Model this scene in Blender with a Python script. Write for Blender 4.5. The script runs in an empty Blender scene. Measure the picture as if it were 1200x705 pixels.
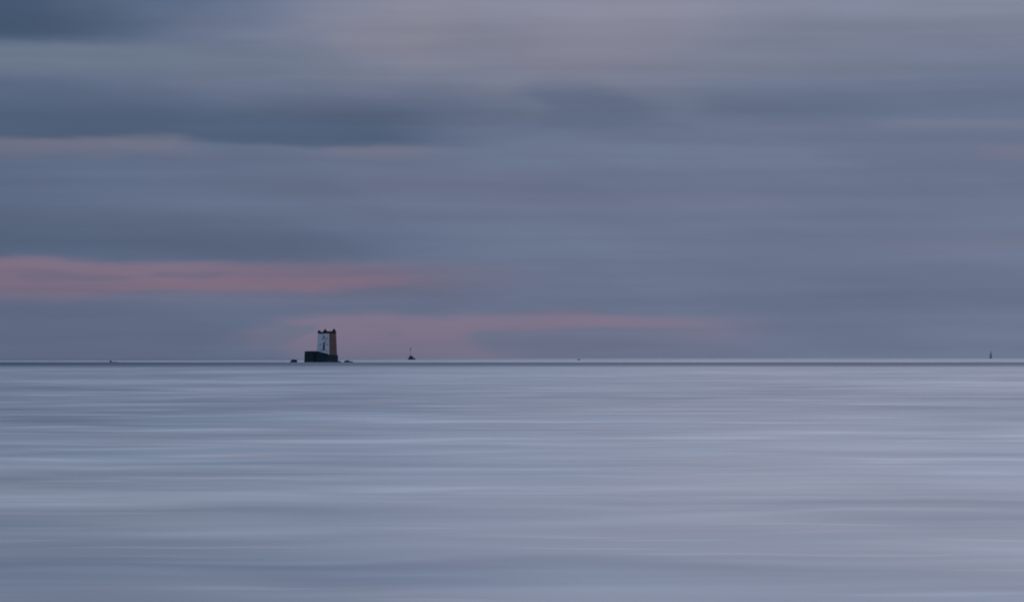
import bpy, bmesh, math, random
from mathutils import Vector, noise as mnoise

S = bpy.context.scene
COL = S.collection
R_EARTH = 6.37e6          # the sea is curved, so the horizon is a real one
EYE = 4.0                 # camera height above the water, metres
PX = 0.00023              # angle of one pixel of the 1200 px wide photograph
HORIZON = 419.7           # photo row of the sea horizon
DIP = math.sqrt(2 * EYE / R_EARTH)


def lin(r, g, b):
    f = lambda c: c / 12.92 if c <= 0.04045 else ((c + 0.055) / 1.055) ** 2.4
    return (f(r / 255), f(g / 255), f(b / 255), 1.0)


# ------------------------------------------------------------------ camera
cam = bpy.data.cameras.new('camera')
cam.sensor_width = 36.0
cam.lens = 36.0 / (1200 * PX)
cam.clip_start = 0.5
cam.clip_end = 60000
camo = bpy.data.objects.new('camera', cam)
camo.location = (0, 0, EYE)
PITCH = math.atan((HORIZON - 352.5) * PX) - DIP
camo.rotation_euler = (math.pi / 2 + PITCH, 0, 0)
COL.objects.link(camo)
S.camera = camo

# ------------------------------------------------------------------ exposure
S.view_settings.view_transform = 'Standard'
S.view_settings.look = 'None'
S.view_settings.exposure = 0.0
S.view_settings.gamma = 1.0
S.cycles.use_denoising = True
S.cycles.max_bounces = 6
S.cycles.filter_width = 1.9


# ------------------------------------------------------------------ node helpers
class NT:
    def __init__(self, tree):
        self.t = tree
        tree.nodes.clear()

    def n(self, typ, **kw):
        nd = self.t.nodes.new(typ)
        for k, v in kw.items():
            setattr(nd, k, v)
        return nd

    def put(self, sock, v):
        if hasattr(v, 'is_output'):
            self.t.links.new(v, sock)
        else:
            sock.default_value = v

    def m(self, op, a, b=None, c=None, clamp=False):
        nd = self.n('ShaderNodeMath', operation=op, use_clamp=clamp)
        self.put(nd.inputs[0], a)
        if b is not None:
            self.put(nd.inputs[1], b)
        if c is not None:
            self.put(nd.inputs[2], c)
        return nd.outputs[0]

    def ss(self, v, a, b, lo=0.0, hi=1.0, kind='SMOOTHSTEP'):
        nd = self.n('ShaderNodeMapRange', interpolation_type=kind)
        self.put(nd.inputs['Value'], v)
        if b < a:
            a, b, lo, hi = b, a, hi, lo
        nd.inputs['From Min'].default_value = a
        nd.inputs['From Max'].default_value = b
        nd.inputs['To Min'].default_value = lo
        nd.inputs['To Max'].default_value = hi
        return nd.outputs['Result']

    def mix(self, f, a, b, blend='MIX'):
        nd = self.n('ShaderNodeMix', data_type='RGBA', blend_type=blend)
        self.put(nd.inputs[0], f)
        self.put(nd.inputs[6], a)
        self.put(nd.inputs[7], b)
        return nd.outputs[2]

    def xyz(self, v):
        nd = self.n('ShaderNodeSeparateXYZ')
        self.put(nd.inputs[0], v)
        return nd.outputs

    def vec(self, x, y, z):
        nd = self.n('ShaderNodeCombineXYZ')
        for i, v in enumerate((x, y, z)):
            self.put(nd.inputs[i], v)
        return nd.outputs[0]

    def noise(self, v, scale=1.0, detail=3.0, rough=0.5, dist=0.0):
        nd = self.n('ShaderNodeTexNoise')
        self.put(nd.inputs['Vector'], v)
        nd.inputs['Scale'].default_value = scale
        nd.inputs['Detail'].default_value = detail
        nd.inputs['Roughness'].default_value = rough
        nd.inputs['Distortion'].default_value = dist
        return nd.outputs['Fac']


# ------------------------------------------------------------------ sky
SUN_EL, SUN_AZ = math.radians(3.0), math.radians(-100)
world = bpy.data.worlds.new('World')
S.world = world
world.use_nodes = True
W = NT(world.node_tree)
d = W.n('ShaderNodeTexCoord').outputs['Generated']
dn = W.n('ShaderNodeVectorMath', operation='NORMALIZE')
W.put(dn.inputs[0], d)
d = dn.outputs[0]
dx, dy, dz = W.xyz(d)
el = W.m('ARCSINE', dz)
az = W.m('ARCTAN2', dx, dy)
# angular coordinates: one unit = PX radians, x from 600 to the right, y downwards from the horizon
X0 = W.m('MULTIPLY_ADD', az, 1 / PX, 600.0)
Y0 = W.m('MULTIPLY_ADD', el, -1 / PX, HORIZON - DIP / PX)
U = 1 / PX


def dirnoise(lx, ly, detail, rough, off=0.0, dist=0.0):
    return W.noise(W.vec(W.m('MULTIPLY_ADD', dx, U / lx, off), W.m('MULTIPLY', dy, U / lx), W.m('MULTIPLY', dz, U / ly)),
                   1.0, detail, rough, dist)


w1 = dirnoise(190, 46, 3, 0.55, 3.1)
w2 = dirnoise(260, 55, 3, 0.5, 11.7)
w3 = dirnoise(70, 9, 3, 0.6, 7.7)
Y = W.m('MULTIPLY_ADD', W.m('SUBTRACT', w1, 0.5), 26.0, Y0)
Y = W.m('MULTIPLY_ADD', W.m('SUBTRACT', w3, 0.5), 4.0, Y)
X = W.m('MULTIPLY_ADD', W.m('SUBTRACT', w2, 0.5), 260.0, X0)

# clear air far behind the clouds
sky = W.n('ShaderNodeTexSky', sky_type='NISHITA')
sky.sun_disc = False
sky.sun_elevation = SUN_EL
sky.sun_rotation = SUN_AZ
clear = W.mix(1.0, sky.outputs[0], (0.06, 0.06, 0.06, 1), 'MULTIPLY')

# the grey-blue cloud sheet: left bluer and darker, right a little lighter
left = W.ss(X, 900, -300)
base = W.mix(left, lin(107, 118, 143), lin(89, 103, 129))

# cloud banks: x rise from..to, fall from..to, y rise, fall, slope, colour, strength
BANKS = [
    # broad pale opening, top centre, extended out of view to brighten the water's reflection
    (230, 560, 740, 1150, -2600, -1200, 50, 165, 0.0, (122, 127, 146), 0.92, 0.8),
    (540, 720, 760, 980, -80, 10, 50, 150, 0.0, (133, 132, 149), 0.7, 0.7),
    (380, 500, 520, 680, -160, -20, 40, 110, 0.0, (134, 132, 147), 0.6, 1.0),
    (700, 1060, 2600, 3600, -2600, -1200, 20, 105, 0.0, (123, 128, 147), 0.85, 0.9),
    # pale gap under the dark top-left bank
    (-900, -300, 280, 470, 46, 64, 74, 104, 0.0, (107, 119, 138), 0.8),
    # dark bank, top left; its unseen upper part added to darken the sea reflection
    (-1400, -700, 0, 420, -2600, -1200, 42, 64, -0.01, (61, 80, 104), 0.95, 0.7),
    # dark bank with a crisp lower edge
    (-900, -300, 400, 640, 84, 146, 160, 170, 0.016, (77, 93, 119), 0.9),
    # pinkish lower fringe of that bank
    (-900, -300, 200, 280, 158, 168, 174, 190, 0.01, (115, 116, 135), 0.65),
    (330, 420, 480, 560, 164, 174, 180, 192, 0.0, (116, 117, 137), 0.6),
    # dusky middle
    (560, 620, 690, 800, 86, 120, 140, 172, 0.0, (95, 109, 135), 0.75),
    (740, 880, 2200, 2900, 96, 122, 134, 150, 0.0, (98, 112, 137), 0.6),
    (1020, 1090, 2200, 2900, 140, 148, 152, 162, 0.0, (118, 122, 141), 0.4),
    (1090, 1150, 2200, 2900, 172, 181, 186, 198, 0.0, (122, 119, 140), 0.45),
    (820, 930, 1120, 1300, 66, 76, 84, 98, 0.0, (121, 128, 144), 0.35),
    (600, 720, 860, 980, 222, 231, 236, 248, 0.0, (114, 119, 142), 0.4),
    (1000, 1080, 2000, 2600, 276, 285, 290, 302, 0.0, (115, 119, 140), 0.35),
    (380, 460, 640, 760, 190, 210, 240, 262, 0.0, (108, 116, 140), 0.5),
    (-900, -300, 300, 620, 246, 284, 300, 312, 0.0, (80, 96, 122), 0.5),
    # rose stripe
    (-900, -200, 300, 700, 294, 317, 332, 362, 0.006, (127, 112, 133), 0.85),
    (-900, -200, 180, 420, 300, 310, 314, 322, 0.0, (134, 114, 132), 0.45),
    (120, 210, 400, 500, 322, 328, 333, 341, 0.0, (136, 113, 132), 0.5),
    (30, 70, 120, 170, 318, 323, 326, 331, 0.0, (107, 106, 129), 0.4),
    (170, 200, 270, 320, 312, 317, 320, 324, 0.01, (109, 106, 130), 0.45),
    # blue bank between the two rose stripes
    (110, 220, 520, 640, 336, 346, 362, 376, 0.0, (100, 109, 134), 0.75),
    (-900, -300, 180, 300, 344, 366, 440, 470, 0.0, (96, 106, 130), 0.8),
    # second rose stripe, low over the horizon
    (260, 340, 700, 980, 362, 376, 386, 424, 0.0, (128, 117, 139), 0.92),
    (330, 380, 560, 680, 384, 396, 420, 440, 0.0, (124, 116, 138), 0.6),
    (296, 308, 334, 352, 372, 382, 400, 412, 0.0, (107, 114, 136), 0.8),
    (540, 600, 780, 860, 380, 389, 404, 418, 0.0, (106, 116, 140), 0.8),
    (420, 432, 444, 460, 382, 386, 389, 394, 0.0, (114, 115, 138), 0.5),
]
colr = base
for (xa, xb, xc, xd, ya, yb, yc, yd, sl, c, st, *sk) in BANKS:
    xx = W.m('MULTIPLY_ADD', W.m('MAXIMUM', Y, -400.0), sk[0], X) if sk else X
    yy = Y if sl == 0 else W.m('SUBTRACT', Y, W.m('MULTIPLY', X, sl))
    f = W.m('MULTIPLY', W.m('MULTIPLY', W.ss(xx, xa, xb), W.ss(xx, xc, xd, 1.0, 0.0)),
            W.m('MULTIPLY', W.ss(yy, ya, yb), W.ss(yy, yc, yd, 1.0, 0.0)))
    colr = W.mix(W.m('MULTIPLY', f, st), colr, lin(*c))
# wind-drawn streaks running through the whole sheet
s1 = dirnoise(700, 26, 3, 0.5, 1.3)
s2 = W.noise(W.vec(W.m('MULTIPLY_ADD', dx, U / 260, 5.9), W.m('MULTIPLY', dy, U / 260),
             W.m('MULTIPLY', W.m('MULTIPLY_ADD', dx, 0.07, dz), U / 55)), 1.0, 3, 0.5)
stk = W.m('MULTIPLY_ADD', W.m('SUBTRACT', s1, 0.5), 0.34, 1.0)
stk = W.m('MULTIPLY_ADD', W.m('SUBTRACT', s2, 0.5), 0.26, stk)
# sky brightened towards the zenith, mostly out of view, to lift the water
up = W.m('MAXIMUM', W.m('SUBTRACT', dz, 0.055), 0.0)
up2 = W.m('MULTIPLY', up, up)
zen = W.m('MULTIPLY_ADD', W.m('DIVIDE', up2, W.m('ADD', up2, 0.022)), 2.4, 1.0)
mul = W.m('MULTIPLY', stk, zen)
cl = W.n('ShaderNodeVectorMath', operation='SCALE')
W.put(cl.inputs[0], W.mix(W.m('MULTIPLY', W.m('SUBTRACT', zen, 1.0), 0.4, clamp=True), colr, W.mix(1.0, colr, (1.05, 1.01, 1.0, 1), 'MULTIPLY')))
W.put(cl.inputs['Scale'], mul)
final = W.mix(0.97, clear, cl.outputs[0])
bg = W.n('ShaderNodeBackground')
W.put(bg.inputs['Color'], final)
bg.inputs['Strength'].default_value = 1.0
W.t.links.new(bg.outputs[0], W.n('ShaderNodeOutputWorld').inputs['Surface'])

# ------------------------------------------------------------------ sun (behind thick cloud, to the left)
sun = bpy.data.lights.new('sun', 'SUN')
sun.energy = 0.06
sun.angle = math.radians(25)
sun.color = (1.0, 0.8, 0.74)
suno = bpy.data.objects.new('sun', sun)
sd = Vector((math.sin(SUN_AZ) * math.cos(SUN_EL + 0.1), math.cos(SUN_AZ) * math.cos(SUN_EL + 0.1), math.sin(SUN_EL + 0.1)))
suno.rotation_euler = (-sd).to_track_quat('-Z', 'Y').to_euler()
COL.objects.link(suno)


# ------------------------------------------------------------------ materials
def material(name):
    m = bpy.data.materials.new(name)
    m.use_nodes = True
    t = NT(m.node_tree)
    p = t.n('ShaderNodeBsdfPrincipled')
    t.t.links.new(p.outputs[0], t.n('ShaderNodeOutputMaterial').inputs['Surface'])
    return m, t, p


def mottled(name, a, b, scale, rough=0.85, spec=0.3, stretch=(1, 1, 1), bump=0.0, c=None):
    m, t, p = material(name)
    o = t.n('ShaderNodeTexCoord').outputs['Object']
    mp = t.n('ShaderNodeMapping')
    t.put(mp.inputs['Vector'], o)
    mp.inputs['Scale'].default_value = stretch
    f = t.noise(mp.outputs[0], scale, 6, 0.62)
    f = t.ss(f, 0.3, 0.7)
    col = t.mix(f, (*a, 1), (*b, 1))
    if c:
        g = t.ss(t.noise(o, scale * 0.23, 3, 0.5), 0.5, 0.66)
        col = t.mix(g, col, (*c, 1))
    t.put(p.inputs['Base Color'], col)
    p.inputs['Roughness'].default_value = rough
    p.inputs['Specular IOR Level'].default_value = spec
    if bump:
        bn = t.n('ShaderNodeBump')
        bn.inputs['Strength'].default_value = bump
        bn.inputs['Distance'].default_value = 0.15
        t.put(bn.inputs['Height'], t.noise(o, scale * 2, 5, 0.6))
        t.put(p.inputs['Normal'], bn.outputs[0])
    return m


def masonry(name, a, b, mortar, course, rough=0.9):
    """granite laid in courses"""
    m, t, p = material(name)
    o = t.n('ShaderNodeTexCoord').outputs['Object']
    x, y, z = t.xyz(o)
    br = t.n('ShaderNodeTexBrick')
    t.put(br.inputs['Vector'], t.vec(t.m('ADD', x, y), z, 0.0))
    br.inputs['Scale'].default_value = 1.0
    br.inputs['Brick Width'].default_value = course * 2.1
    br.inputs['Row Height'].default_value = course
    br.inputs['Mortar Size'].default_value = 0.03
    br.inputs['Color1'].default_value = (*a, 1)
    br.inputs['Color2'].default_value = (*b, 1)
    br.inputs['Mortar'].default_value = (*mortar, 1)
    f = t.noise(o, 0.7, 6, 0.65)
    col = t.mix(t.ss(f, 0.3, 0.75), br.outputs['Color'], (a[0] * 0.6, a[1] * 0.6, a[2] * 0.65, 1))
    t.put(p.inputs['Base Color'], col)
    p.inputs['Roughness'].default_value = rough
    p.inputs['Specular IOR Level'].default_value = 0.25
    bn = t.n('ShaderNodeBump')
    bn.inputs['Strength'].default_value = 0.6
    bn.inputs['Distance'].default_value = 0.06
    t.put(bn.inputs['Height'], t.m('SUBTRACT', f, br.outputs['Fac']))
    t.put(p.inputs['Normal'], bn.outputs[0])
    return m


MAT = {}
MAT['stone'] = masonry('tower_granite', (0.19, 0.115, 0.095), (0.135, 0.088, 0.078), (0.06, 0.05, 0.05), 0.45)
MAT['dark_stone'] = masonry('parapet_granite', (0.030, 0.022, 0.026), (0.022, 0.019, 0.024), (0.022, 0.02, 0.022), 0.4)
MAT['base'] = masonry('weed_darkened_granite', (0.016, 0.036, 0.044), (0.010, 0.028, 0.038), (0.012, 0.026, 0.034), 0.6)
MAT['white'] = mottled('weathered_white_paint', (0.56, 0.60, 0.62), (0.42, 0.46, 0.50), 0.9, 0.8, 0.2, (1, 1, 0.35), 0.15, (0.27, 0.31, 0.35))
MAT['hole'] = mottled('dark_opening', (0.012, 0.013, 0.016), (0.02, 0.02, 0.024), 2.0, 0.6)
MAT['wood'] = mottled('dark_door_timber', (0.016, 0.014, 0.014), (0.028, 0.024, 0.022), 3.0, 0.8, 0.2, (4, 4, 0.4))
MAT['rock'] = mottled('wet_rock', (0.014, 0.019, 0.026), (0.024, 0.028, 0.036), 0.8, 0.7, 0.25, (1, 1, 1), 0.5)
MAT['metal'] = mottled('rusted_iron', (0.05, 0.042, 0.045), (0.07, 0.055, 0.052), 3.0, 0.7)
MAT['sail'] = mottled('sailcloth', (0.15, 0.17, 0.21), (0.18, 0.20, 0.24), 0.5, 0.9, 0.1)
MAT['hull'] = mottled('dark_hull_paint', (0.05, 0.04, 0.05), (0.06, 0.05, 0.06), 0.8, 0.4)

# sea
msea, t, p = material('sea_water')
geo = t.n('ShaderNodeNewGeometry')
pos = geo.outputs['Position']
px_, py_, pz_ = t.xyz(pos)
# wind streaks lie along the shore (x); long in x, short in y
def lane(ly, lx, off, detail=2.0, rough=0.5):
    wy = t.m('MULTIPLY_ADD', py_, 1 / ly, off)
    wx = t.m('MULTIPLY', px_, 1 / lx)
    bend = t.noise(t.vec(t.m('MULTIPLY', wx, 1.6), t.m('MULTIPLY', wy, 0.45), off * 1.3), 1.0, 1.0, 0.5)
    n_ = t.noise(t.vec(wx, t.m('MULTIPLY_ADD', bend, 1.5, wy), off * 0.7), 1.0, detail, rough)
    return t.m('SUBTRACT', n_, 0.5)


st = 0.0
bright = 0.0
for (ly, lx, off, amp) in ((1.5, 5.5, 3.3, 0.18), (6.0, 10.0, 17.1, 0.62), (22.0, 21.0, 29.7, 0.55), (95.0, 55.0, 41.9, 0.55), (340.0, 170.0, 5.5, 0.5)):
    ln = lane(ly, lx, off, 1.3, 0.38)
    st = t.m('MULTIPLY_ADD', ln, amp, st)
    bright = t.m('ADD', bright, t.ss(ln, 0.11, 0.26))
st = t.m('MULTIPLY_ADD', bright, 0.13, st)
# tide race over the shoal in front of the tower: short steep chop
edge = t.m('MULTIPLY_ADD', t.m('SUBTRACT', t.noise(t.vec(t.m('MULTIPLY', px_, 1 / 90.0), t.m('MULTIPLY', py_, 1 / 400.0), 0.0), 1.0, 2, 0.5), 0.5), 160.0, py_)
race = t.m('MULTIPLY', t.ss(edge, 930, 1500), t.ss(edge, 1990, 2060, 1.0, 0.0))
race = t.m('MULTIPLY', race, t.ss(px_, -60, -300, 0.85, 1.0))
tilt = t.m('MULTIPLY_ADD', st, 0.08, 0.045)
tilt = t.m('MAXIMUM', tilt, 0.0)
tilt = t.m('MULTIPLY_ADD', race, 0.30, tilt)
na = t.n('ShaderNodeVectorMath', operation='ADD')
t.put(na.inputs[0], geo.outputs['Normal'])
t.put(na.inputs[1], t.vec(0.0, t.m('MULTIPLY', tilt, -1.0), 0.0))
nn = t.n('ShaderNodeVectorMath', operation='NORMALIZE')
t.put(nn.inputs[0], na.outputs[0])
t.put(p.inputs['Normal'], nn.outputs[0])
t.put(p.inputs['Roughness'], t.m('MULTIPLY_ADD', st, 0.08, 0.27))
# silt and fine foam streaks with sky reflection painted in; the race is darker
foam_sheen = t.ss(st, -0.36, 0.44, 0.0, 1.0, 'LINEAR')
wc = t.mix(foam_sheen, (0.25, 0.24, 0.22, 1), (0.75, 0.655, 0.53, 1))
tint = t.ss(t.m('ADD', lane(9.0, 12.0, 61.3), lane(45.0, 30.0, 71.9)), -0.16, 0.16)
wc = t.mix(t.m('MULTIPLY', tint, 0.30), wc, t.mix(1.0, wc, (0.72, 1.0, 1.12, 1), 'MULTIPLY'))
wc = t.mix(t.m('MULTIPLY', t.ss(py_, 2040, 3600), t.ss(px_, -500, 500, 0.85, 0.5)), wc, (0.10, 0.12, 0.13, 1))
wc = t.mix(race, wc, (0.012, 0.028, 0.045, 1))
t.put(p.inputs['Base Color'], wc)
p.inputs['IOR'].default_value = 1.333
MAT['sea'] = msea


# ------------------------------------------------------------------ geometry helpers
def link(name, bm, mat, parent=None, smooth=False):
    me = bpy.data.meshes.new(name)
    bmesh.ops.recalc_face_normals(bm, faces=bm.faces)
    bm.to_mesh(me)
    bm.free()
    me.materials.append(MAT[mat])
    if smooth:
        for f in me.polygons:
            f.use_smooth = True
    o = bpy.data.objects.new(name, me)
    COL.objects.link(o)
    if parent is not None:
        o.parent = parent
    return o


def tag(o, label, cat, group=None):
    o['label'] = label
    o['category'] = cat
    if group:
        o['group'] = group
    return o


def empty(name, loc, rz=0.0):
    o = bpy.data.objects.new(name, None)
    o.location = loc
    o.rotation_euler = (0, 0, rz)
    o.empty_display_size = 1
    COL.objects.link(o)
    return o


def hexa(bm, pts):
    """eight corners: bottom four, then top four, same order"""
    vs = [bm.verts.new(q) for q in pts]
    for f in ((0, 3, 2, 1), (4, 5, 6, 7), (0, 1, 5, 4), (1, 2, 6, 5), (2, 3, 7, 6), (3, 0, 4, 7)):
        bm.faces.new([vs[i] for i in f])
    return vs


def box(bm, x0, x1, y0, y1, z0, z1, t=0.0):
    hexa(bm, [(x0, y0, z0), (x1, y0, z0), (x1, y1, z0), (x0, y1, z0),
              (x0 + t, y0 + t, z1), (x1 - t, y0 + t, z1), (x1 - t, y1 - t, z1), (x0 + t, y1 - t, z1)])


def tube(bm, a, b, r0, r1, seg=10):
    a, b = Vector(a), Vector(b)
    ax = (b - a).normalized()
    s = ax.cross(Vector((0.3, 1, 0.2))).normalized()
    q = ax.cross(s)
    lo = [bm.verts.new(a + (s * math.cos(k * 2 * math.pi / seg) + q * math.sin(k * 2 * math.pi / seg)) * r0) for k in range(seg)]
    hi = [bm.verts.new(b + (s * math.cos(k * 2 * math.pi / seg) + q * math.sin(k * 2 * math.pi / seg)) * r1) for k in range(seg)]
    for k in range(seg):
        bm.faces.new([lo[k], lo[(k + 1) % seg], hi[(k + 1) % seg], hi[k]])
    bm.faces.new(lo[::-1])
    bm.faces.new(hi)


def sea_at(px, dist):
    """point of the sea surface in the direction of photo column px"""
    a = math.atan((px - 600) * PX)
    return Vector((dist * math.sin(a), dist * math.cos(a), -dist * dist / (2 * R_EARTH)))


# ------------------------------------------------------------------ the sea, one curved sheet out past the horizon
bm = bmesh.new()
SEG = 192
radii = [0.0] + [2.0 * (16000 / 2.0) ** (k / 150) for k in range(151)]
rings = []
for r in radii:
    if r == 0:
        rings.append([bm.verts.new((0, 0, 0))])
    else:
        rings.append([bm.verts.new((r * math.sin(k * 2 * math.pi / SEG), r * math.cos(k * 2 * math.pi / SEG), -r * r / (2 * R_EARTH))) for k in range(SEG)])
for i in range(len(rings) - 1):
    for k in range(SEG):
        k2 = (k + 1) % SEG
        if i == 0:
            bm.faces.new([rings[0][0], rings[1][k2], rings[1][k]])
        else:
            bm.faces.new([rings[i][k], rings[i][k2], rings[i + 1][k2], rings[i + 1][k]])
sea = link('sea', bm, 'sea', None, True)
if sea.data.polygons[0].normal.z < 0:
    sea.data.flip_normals()
sea['kind'] = 'structure'

# ------------------------------------------------------------------ the tower on its stone platform
M = 0.46                                   # metres per photo pixel at the tower
ANG = math.radians(31)
tower = empty('sea_tower', sea_at(385.5, 2000), -ANG)
tag(tower, 'square stone tower with white painted face on dark platform in the sea', 'tower')
# local frame: x along the white face (0 = near corner, negative to the left), y along the brown side, z above the water
WID, ZB, ZT, BAT = 7.85, 2.0, 15.7, 0.032


def inset(z):
    return BAT * (z - 4.0)


def wall_pts(z, off=0.0):
    i = inset(z) - off
    return [(-WID + i, i, z), (-i, i, z), (-i, WID - i, z), (-WID + i, WID - i, z)]


# stone body: three brown sides are one masonry shell behind the painted face
bm = bmesh.new()
lv = []
for k in range(13):
    z = ZB + (ZT - ZB) * k / 12
    ring = []
    pt = wall_pts(z)
    for s in range(4):
        a, b = Vector(pt[s]), Vector(pt[(s + 1) % 4])
        for j in range(6):
            q = a.lerp(b, j / 6)
            w = mnoise.noise(q * 0.9) * 0.035
            ring.append(bm.verts.new(q + Vector((w if s in (1, 3) else 0, 0.30 if s == 0 or (s == 1 and j == 0) else 0, 0))))
    lv.append(ring)
for a, b in zip(lv, lv[1:]):
    for k in range(24):
        bm.faces.new([a[k], a[(k + 1) % 24], b[(k + 1) % 24], b[k]])
bm.faces.new(lv[-1])
bm.faces.new(lv[0][::-1])
link('wall', bm, 'stone', tower)

# painted face with real openings: (x centre, z0, z1, width, kind)
fx = lambda px: (px - 385.6) * M / math.cos(ANG)
fz = lambda py: (424 - py) * M
OPEN = [
    ('window', fx(379.0), fz(395.2), fz(393.1), 1.05),
    ('loophole', fx(377.4), fz(397.9), fz(395.5), 0.66),
    ('loophole', fx(380.6), fz(397.9), fz(395.5), 0.66),
    ('loophole', fx(383.6), fz(397.5), fz(395.2), 0.55),
    ('loophole', fx(374.9), fz(404.2), fz(402.3), 0.55),
    ('loophole', fx(383.3), fz(404.4), fz(402.6), 0.65),
    ('fanlight', fx(379.3), fz(403.0), fz(400.6), 0.75),
    ('door', fx(379.4), fz(410.4), fz(403.3), 1.15),
    ('loophole', fx(382.2), fz(411.2), fz(409.9), 0.75),
    ('loophole', fx(376.2), fz(410.6), fz(409.7), 0.50),
]
FZ0, FZ1 = 3.6, 15.45


def face_pt(x, z, dep):
    i = inset(z)
    k = (WID - 2 * i) / WID
    return (-i + x * k, i + dep, z)


xs = sorted({-WID, 0.0} | {o[1] + s * o[4] / 2 for o in OPEN for s in (-1, 1)})
zs = sorted({FZ0, FZ1} | {o[2] for o in OPEN} | {o[3] for o in OPEN})
bm = bmesh.new()
cache = {}


def V(x, z, dep):
    key = (round(x, 4), round(z, 4), dep)
    if key not in cache:
        cache[key] = bm.verts.new(face_pt(x, z, dep))
    return cache[key]


def is_hole(i, j):
    if i < 0 or j < 0 or i >= len(xs) - 1 or j >= len(zs) - 1:
        return None
    cx, cz = (xs[i] + xs[i + 1]) / 2, (zs[j] + zs[j + 1]) / 2
    return any(abs(cx - o[1]) < o[4] / 2 and o[2] < cz < o[3] for o in OPEN)


D = 0.29
for i in range(len(xs) - 1):
    for j in range(len(zs) - 1):
        if is_hole(i, j):
            continue
        x0, x1, z0, z1 = xs[i], xs[i + 1], zs[j], zs[j + 1]
        bm.faces.new([V(x0, z0, 0), V(x1, z0, 0), V(x1, z1, 0), V(x0, z1, 0)])
        for (ni, nj, a, b) in ((i - 1, j, (x0, z0), (x0, z1)), (i + 1, j, (x1, z0), (x1, z1)),
                               (i, j - 1, (x0, z0), (x1, z0)), (i, j + 1, (x0, z1), (x1, z1))):
            if is_hole(ni, nj) is not False:
                bm.faces.new([V(*a, 0), V(*b, 0), V(*b, D), V(*a, D)])
link('painted_face', bm, 'white', tower)
for (kind, xc, z0, z1, w) in OPEN:
    bm = bmesh.new()
    dp = 0.2
    q = [face_pt(xc - w / 2 + .004, z0 + .004, dp), face_pt(xc + w / 2 - .004, z0 + .004, dp),
         face_pt(xc + w / 2 - .004, z0 + .004, dp + .08), face_pt(xc - w / 2 + .004, z0 + .004, dp + .08),
         face_pt(xc - w / 2 + .004, z1 - .004, dp), face_pt(xc + w / 2 - .004, z1 - .004, dp),
         face_pt(xc + w / 2 - .004, z1 - .004, dp + .08), face_pt(xc - w / 2 + .004, z1 - .004, dp + .08)]
    hexa(bm, q)
    o = link(kind, bm, 'wood' if kind == 'door' else 'hole', tower)
    if kind == 'door':
        bm = bmesh.new()
        a = Vector(face_pt(xc + w / 2 - 0.2, z0 + 1.1, dp))
        tube(bm, a, a + Vector((0, -0.06, 0)), 0.05, 0.05, 8)
        link('handle', bm, 'metal', o)
# white painted foot that flares out at the left of the face
bm = bmesh.new()
hexa(bm, [(-WID - 0.75, 0.2, 4.6), (-WID + 0.02, 0.2, 4.6), (-WID + 0.02, 2.2, 4.6), (-WID - 0.75, 2.2, 4.6),
          (-WID - 0.1, 0.35, 7.4), (-WID + 0.17, 0.35, 7.4), (-WID + 0.17, 2.2, 7.4), (-WID - 0.1, 2.2, 7.4)])
link('buttress', bm, 'white', tower)

# loopholes of the brown side
for (yc, z0, z1) in ((3.4, 11.6, 12.5), (3.6, 7.4, 8.3)):
    bm = bmesh.new()
    i0, i1 = inset(z0), inset(z1)
    hexa(bm, [(-i0 - .1, yc - .22, z0), (-i0 + .05, yc - .22, z0), (-i0 + .05, yc + .22, z0), (-i0 - .1, yc + .22, z0),
              (-i1 - .1, yc - .22, z1), (-i1 + .05, yc - .22, z1), (-i1 + .05, yc + .22, z1), (-i1 - .1, yc + .22, z1)])
    link('loophole', bm, 'hole', tower)

# coping, parapet, merlons, cap house
i = inset(ZT)
bm = bmesh.new()
box(bm, -WID + i - .12, -i + .12, i - .12, WID - i + .12, ZT + 0.003, ZT + 0.42)
link('coping', bm, 'dark_stone', tower)
TOPZ = ZT + 0.42
par = bmesh.new()
a0, a1, b0, b1 = -WID + i - .05, -i + .05, i - .05, WID - i + .05
th = 0.45
box(par, a0, a1, b0, b0 + th, TOPZ + .002, TOPZ + 0.28)
box(par, a0, a1, b1 - th, b1, TOPZ + .002, TOPZ + 0.28)
box(par, a0, a0 + th, b0 + th + .002, b1 - th - .002, TOPZ + .002, TOPZ + 0.28)
box(par, a1 - th, a1, b0 + th + .002, b1 - th - .002, TOPZ + .002, TOPZ + 0.28)
link('parapet', par, 'dark_stone', tower)
for (x, y, sx, sy, h, tp) in ((a0 + .62, b0 + .5, 1.25, 1.0, 0.95, .12), (a1 - .55, b0 + .5, 1.1, 1.0, 0.38, .10),
                              (a1 - .75, b1 - 1.05, 1.5, 2.1, 1.75, .55), (a0 + .6, b1 - .6, 1.2, 1.2, 0.55, .15)):
    bm = bmesh.new()
    box(bm, x - sx / 2 - .03, x + sx / 2 + .03, y - sy / 2 - .03, y + sy / 2 + .03, TOPZ + .1, TOPZ + .1 + h, tp)
    link('merlon', bm, 'dark_stone', tower)
bm = bmesh.new()
cx, cy = -4.25, 2.7
box(bm, cx - .85, cx + .85, cy - .75, cy + .75, TOPZ - .01, TOPZ + 0.85, .06)
cap = link('cap_house', bm, 'dark_stone', tower)
bm = bmesh.new()
box(bm, cx - .8, cx + .8, cy - .72, cy + .72, TOPZ + .852, TOPZ + 1.5, .52)
link('roof', bm, 'dark_stone', cap)
bm = bmesh.new()
tube(bm, (cx, cy, TOPZ + 1.4), (cx, cy, TOPZ + 2.35), .24, .12)
link('finial', bm, 'metal', cap)
bm = bmesh.new()
box(bm, -3.1, -0.9, 3.3, 5.2, TOPZ - .01, TOPZ + 0.62, .05)
link('roof_hatch', bm, 'dark_stone', tower)

# platform
PXL, PXR, PYF, PYB = -15.2, 0.40, -0.9, 7.95


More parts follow.
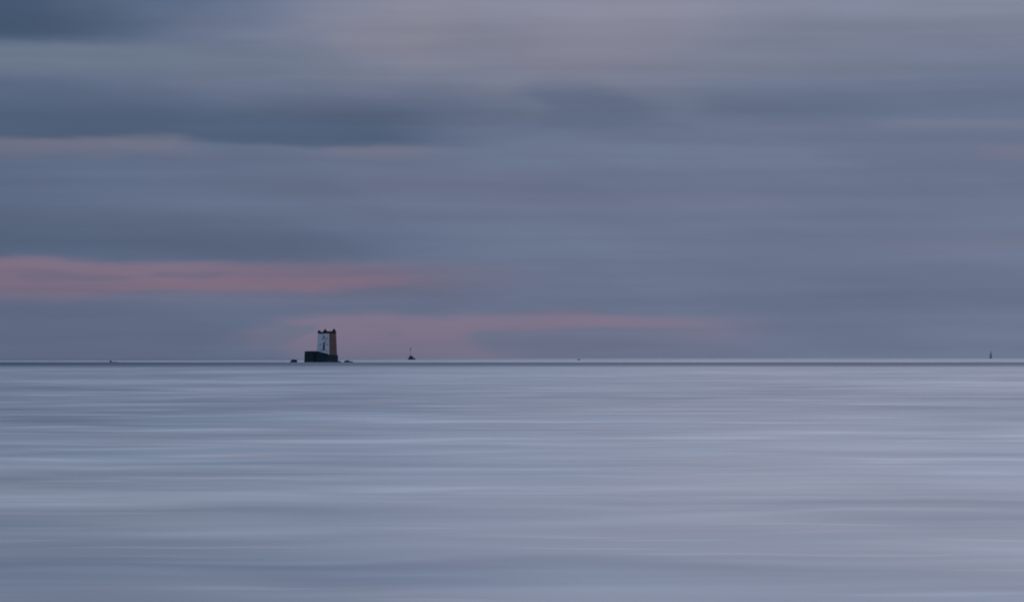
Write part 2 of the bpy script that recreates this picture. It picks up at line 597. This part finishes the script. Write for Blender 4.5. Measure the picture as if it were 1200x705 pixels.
def plat_z(x, y):
    if x < -7.6:
        z = 5.95
    else:
        z = 5.95 + (4.35 - 5.95) * (x + 7.6) / 7.6
    if x > -0.1:
        z = min(z, 4.05 - 0.03 * max(0, y))
    return z + mnoise.fractal(Vector((x * .7, y * .7, 2.2)), 0.8, 2.0, 3) * 0.16


bm = bmesh.new()
NX, NY = 34, 14
top = [[None] * (NY + 1) for _ in range(NX + 1)]
gx = [PXL + (PXR - PXL) * k / NX for k in range(NX + 1)]
gy = [PYF + (PYB - PYF) * k / NY for k in range(NY + 1)]
for a in range(NX + 1):
    for b in range(NY + 1):
        top[a][b] = bm.verts.new((gx[a], gy[b], plat_z(gx[a], gy[b])))
for a in range(NX):
    for b in range(NY):
        bm.faces.new([top[a][b], top[a + 1][b], top[a + 1][b + 1], top[a][b + 1]])
per = [(a, 0) for a in range(NX)] + [(NX, b) for b in range(NY)] + [(a, NY) for a in range(NX, 0, -1)] + [(0, b) for b in range(NY, 0, -1)]
prev = [top[a][b] for a, b in per]
for k in range(1, 8):
    f = k / 7
    row = []
    for (a, b), v0 in zip(per, [top[a][b] for a, b in per]):
        z = v0.co.z + (-2.5 - v0.co.z) * f
        ox = (0.30 * f if a == NX else (-0.1 * f if a == 0 else 0))
        oy = (-0.35 * f if b == 0 else (0.35 * f if b == NY else 0))
        wv = mnoise.noise(Vector((gx[a] * .8, gy[b] * .8, z * .8))) * 0.12
        row.append(bm.verts.new((v0.co.x + ox + (wv if a in (0, NX) else 0), v0.co.y + oy + (wv if b in (0, NY) else 0), z)))
    n = len(per)
    for q in range(n):
        bm.faces.new([prev[q], prev[(q + 1) % n], row[(q + 1) % n], row[q]])
    prev = row
link('platform', bm, 'base', tower)
# sea steps cut on the long front of the platform
bm = bmesh.new()
for k in range(10):
    box(bm, -13.6 + k * 0.5, -13.1 + k * 0.5 - .004, -1.9, -0.8, -2.0, 0.6 + 0.5 * k)
link('sea_steps', bm, 'base', tower)


# ------------------------------------------------------------------ rocks
def rock(name, px, dist, w, h, dep, seed, label, cat='rock', group=None, lean=0.0, rough=0.35, power=1.0, flat=0.0):
    bm = bmesh.new()
    bmesh.ops.create_icosphere(bm, subdivisions=4, radius=1.0)
    rnd = random.Random(seed)
    off = Vector((rnd.uniform(0, 50), rnd.uniform(0, 50), rnd.uniform(0, 50)))
    for v_ in bm.verts:
        q = v_.co.copy()
        n = mnoise.fractal(q * 1.5 + off, 0.9, 2.1, 5)
        c = mnoise.cell(q * 2.3 + off) - 0.5
        s = 1 + rough * n + 0.12 * c
        z = q.z * s
        if z > 0:
            z = z ** power
        if flat and z > flat:
            z = flat + (z - flat) * 0.35
        v_.co = Vector((q.x * s * w / 2 + lean * max(z, 0) * w, q.y * s * dep / 2, z * h if z > 0 else z * 2.0))
    o = link(name, bm, 'rock', None, False)
    o.location = sea_at(px, dist) + Vector((0, 0, -0.12))
    tag(o, label, cat, group)
    return o


GR = 'low dark rocks breaking the water'
rock('rock', 343.9, 2003, 3.5, 1.85, 3.0, 4, 'small dark rock just left of the tower platform', 'rock', GR, 0.10, 0.25, 0.6, 0.8)
rock('rock', 406.9, 2003, 3.3, 1.15, 2.6, 9, 'low humped dark rock just right of the tower', 'rock', GR, 0.0, 0.25, 0.7)
rock('rock', 411.6, 2005, 2.3, 0.6, 2.2, 12, 'very low rock at the right end, farthest right of the tower rocks', 'rock', GR, 0.0, 0.25, 0.8)
rock('rock', 397.5, 2005, 3.0, 0.75, 3.2, 15, 'dark rock spilling from the right foot of the tower platform', 'rock', GR, -0.1, 0.25, 0.8)
rock('rock', 392.0, 1993, 4.2, 1.5, 3.0, 52, 'dark boulder against the right front of the tower platform', 'rock', GR, -0.05, 0.3, 0.8)
rock('rock', 384.5, 1990, 5.0, 0.9, 2.6, 55, 'low dark ledge at the near corner of the tower platform', 'rock', GR, 0.0, 0.3, 0.8)
rock('rock', 362.0, 1997, 4.6, 0.75, 2.6, 58, 'low dark ledge at the left foot of the tower platform', 'rock', GR, 0.05, 0.3, 0.8)
rock('rock', 129.7, 2060, 1.5, 0.95, 1.4, 21, 'tiny dark rock showing far left above the dark water line', 'rock', GR, 0.0, 0.25, 0.8)
rock('rock', 134.0, 2064, 5.0, 0.30, 2.5, 23, 'flat ledge beside the tiny rock at far left', 'rock', GR, 0.0, 0.25, 0.8)
rock('rock', 678.3, 3000, 2.7, 0.9, 2.4, 27, 'tiny lone rock on the horizon right of the beacon', 'rock', GR, 0.05, 0.25, 0.7)
BD = 3400
rock('rock', 481.4, BD, 4.9, 3.6, 4.5, 33, 'peaked dark rock that carries the thin beacon pole', 'rock', GR, 0.02, 0.28, 1.15)
rock('rock', 485.0, BD + 3, 3.0, 1.5, 3.0, 37, 'low shoulder rock at the right foot of the beacon rock', 'rock', GR, 0.0, 0.28, 0.9)

# ------------------------------------------------------------------ beacon on the far rock
b0 = sea_at(481.0, BD)
beacon = empty('beacon', b0 + Vector((0, 0, 2.2)))
tag(beacon, 'thin beacon pole with a cage topmark standing on the far rock', 'beacon')
bm = bmesh.new()
tube(bm, (0, 0, 0), (0, 0, 9.2), 0.15, 0.10, 10)
link('pole', bm, 'metal', beacon)
bm = bmesh.new()
tube(bm, (0, 0, -1.0), (0, 0, 1.6), 1.0, 0.5, 12)
link('footing', bm, 'base', beacon)
tm = bmesh.new()
for k in range(8):
    a = k * math.pi / 4
    tube(tm, (0.30 * math.cos(a), 0.30 * math.sin(a), 6.6), (0.30 * math.cos(a), 0.30 * math.sin(a), 8.6), 0.06, 0.06, 6)
for z in (6.6, 7.6, 8.6):
    tube(tm, (0, 0, z - .05), (0, 0, z + .05), 0.36, 0.36, 12)
link('topmark', tm, 'metal', beacon)

# ------------------------------------------------------------------ sailing boat hull-down on the right
boat = empty('sailing_boat', sea_at(1161.2, 6900), math.radians(62))
tag(boat, 'tiny distant sailing boat on the horizon at far right', 'sailing boat')
bm = bmesh.new()
secs = []
for k in range(13):
    f = k / 12
    x = -5.5 + 11 * f
    hw = 1.7 * math.sin(math.pi * min(1, 0.28 + 0.72 * f)) ** 0.8 if f < 1 else 0.02
    sh = 1.1 + 0.5 * (2 * f - 0.7) ** 2 * 0.5
    secs.append([bm.verts.new(q) for q in ((x, -hw, sh), (x, -hw * .8, 0.0), (x, 0, -0.6 * (1 - f * .7)), (x, hw * .8, 0.0), (x, hw, sh))])
for a, b in zip(secs, secs[1:]):
    for k in range(4):
        bm.faces.new([a[k], a[k + 1], b[k + 1], b[k]])
    bm.faces.new([a[4], a[0], b[0], b[4]])
bm.faces.new(secs[0])
bm.faces.new(secs[-1][::-1])
link('hull', bm, 'hull', boat)
bm = bmesh.new()
box(bm, -1.8, 1.6, -0.9, 0.9, 1.1, 1.75, .15)
link('cabin', bm, 'hull', boat)
bm = bmesh.new()
tube(bm, (0.9, 0, 1.0), (0.9, 0, 15.5), 0.12, 0.07)
link('mast', bm, 'metal', boat)
bm = bmesh.new()
tube(bm, (0.9, 0, 2.3), (-4.2, 0.9, 2.4), 0.08, 0.06)
link('boom', bm, 'metal', boat)


def sail(name, tack, clew, head, belly, roach):
    tack, clew, head = Vector(tack), Vector(clew), Vector(head)
    bm = bmesh.new()
    nrm = (clew - tack).cross(head - tack).normalized()
    N = 10
    g = []
    for r in range(N + 1):
        f = r / N
        row = []
        for c in range(N + 1):
            e = c / N
            q = tack.lerp(head, f).lerp(clew.lerp(head, f), e)
            q = q + (clew - tack).normalized() * roach * math.sin(math.pi * f) * e + nrm * belly * math.sin(math.pi * e) * (1 - f) ** 0.6
            row.append(q)
        g.append(row)
    for side in (0, 0.02):
        vs = [[bm.verts.new(q + nrm * side) for q in row] for row in g]
        for r in range(N):
            for c in range(N):
                bm.faces.new([vs[r][c], vs[r][c + 1], vs[r + 1][c + 1], vs[r + 1][c]])
    return link(name, bm, 'sail', boat, True)


sail('mainsail', (0.78, 0, 2.5), (-4.1, 0.9, 2.6), (0.8, 0, 15.1), 0.5, 0.5)
sail('jib', (5.2, 0, 1.7), (0.3, 0.9, 2.0), (1.0, 0, 13.6), 0.45, -0.2)
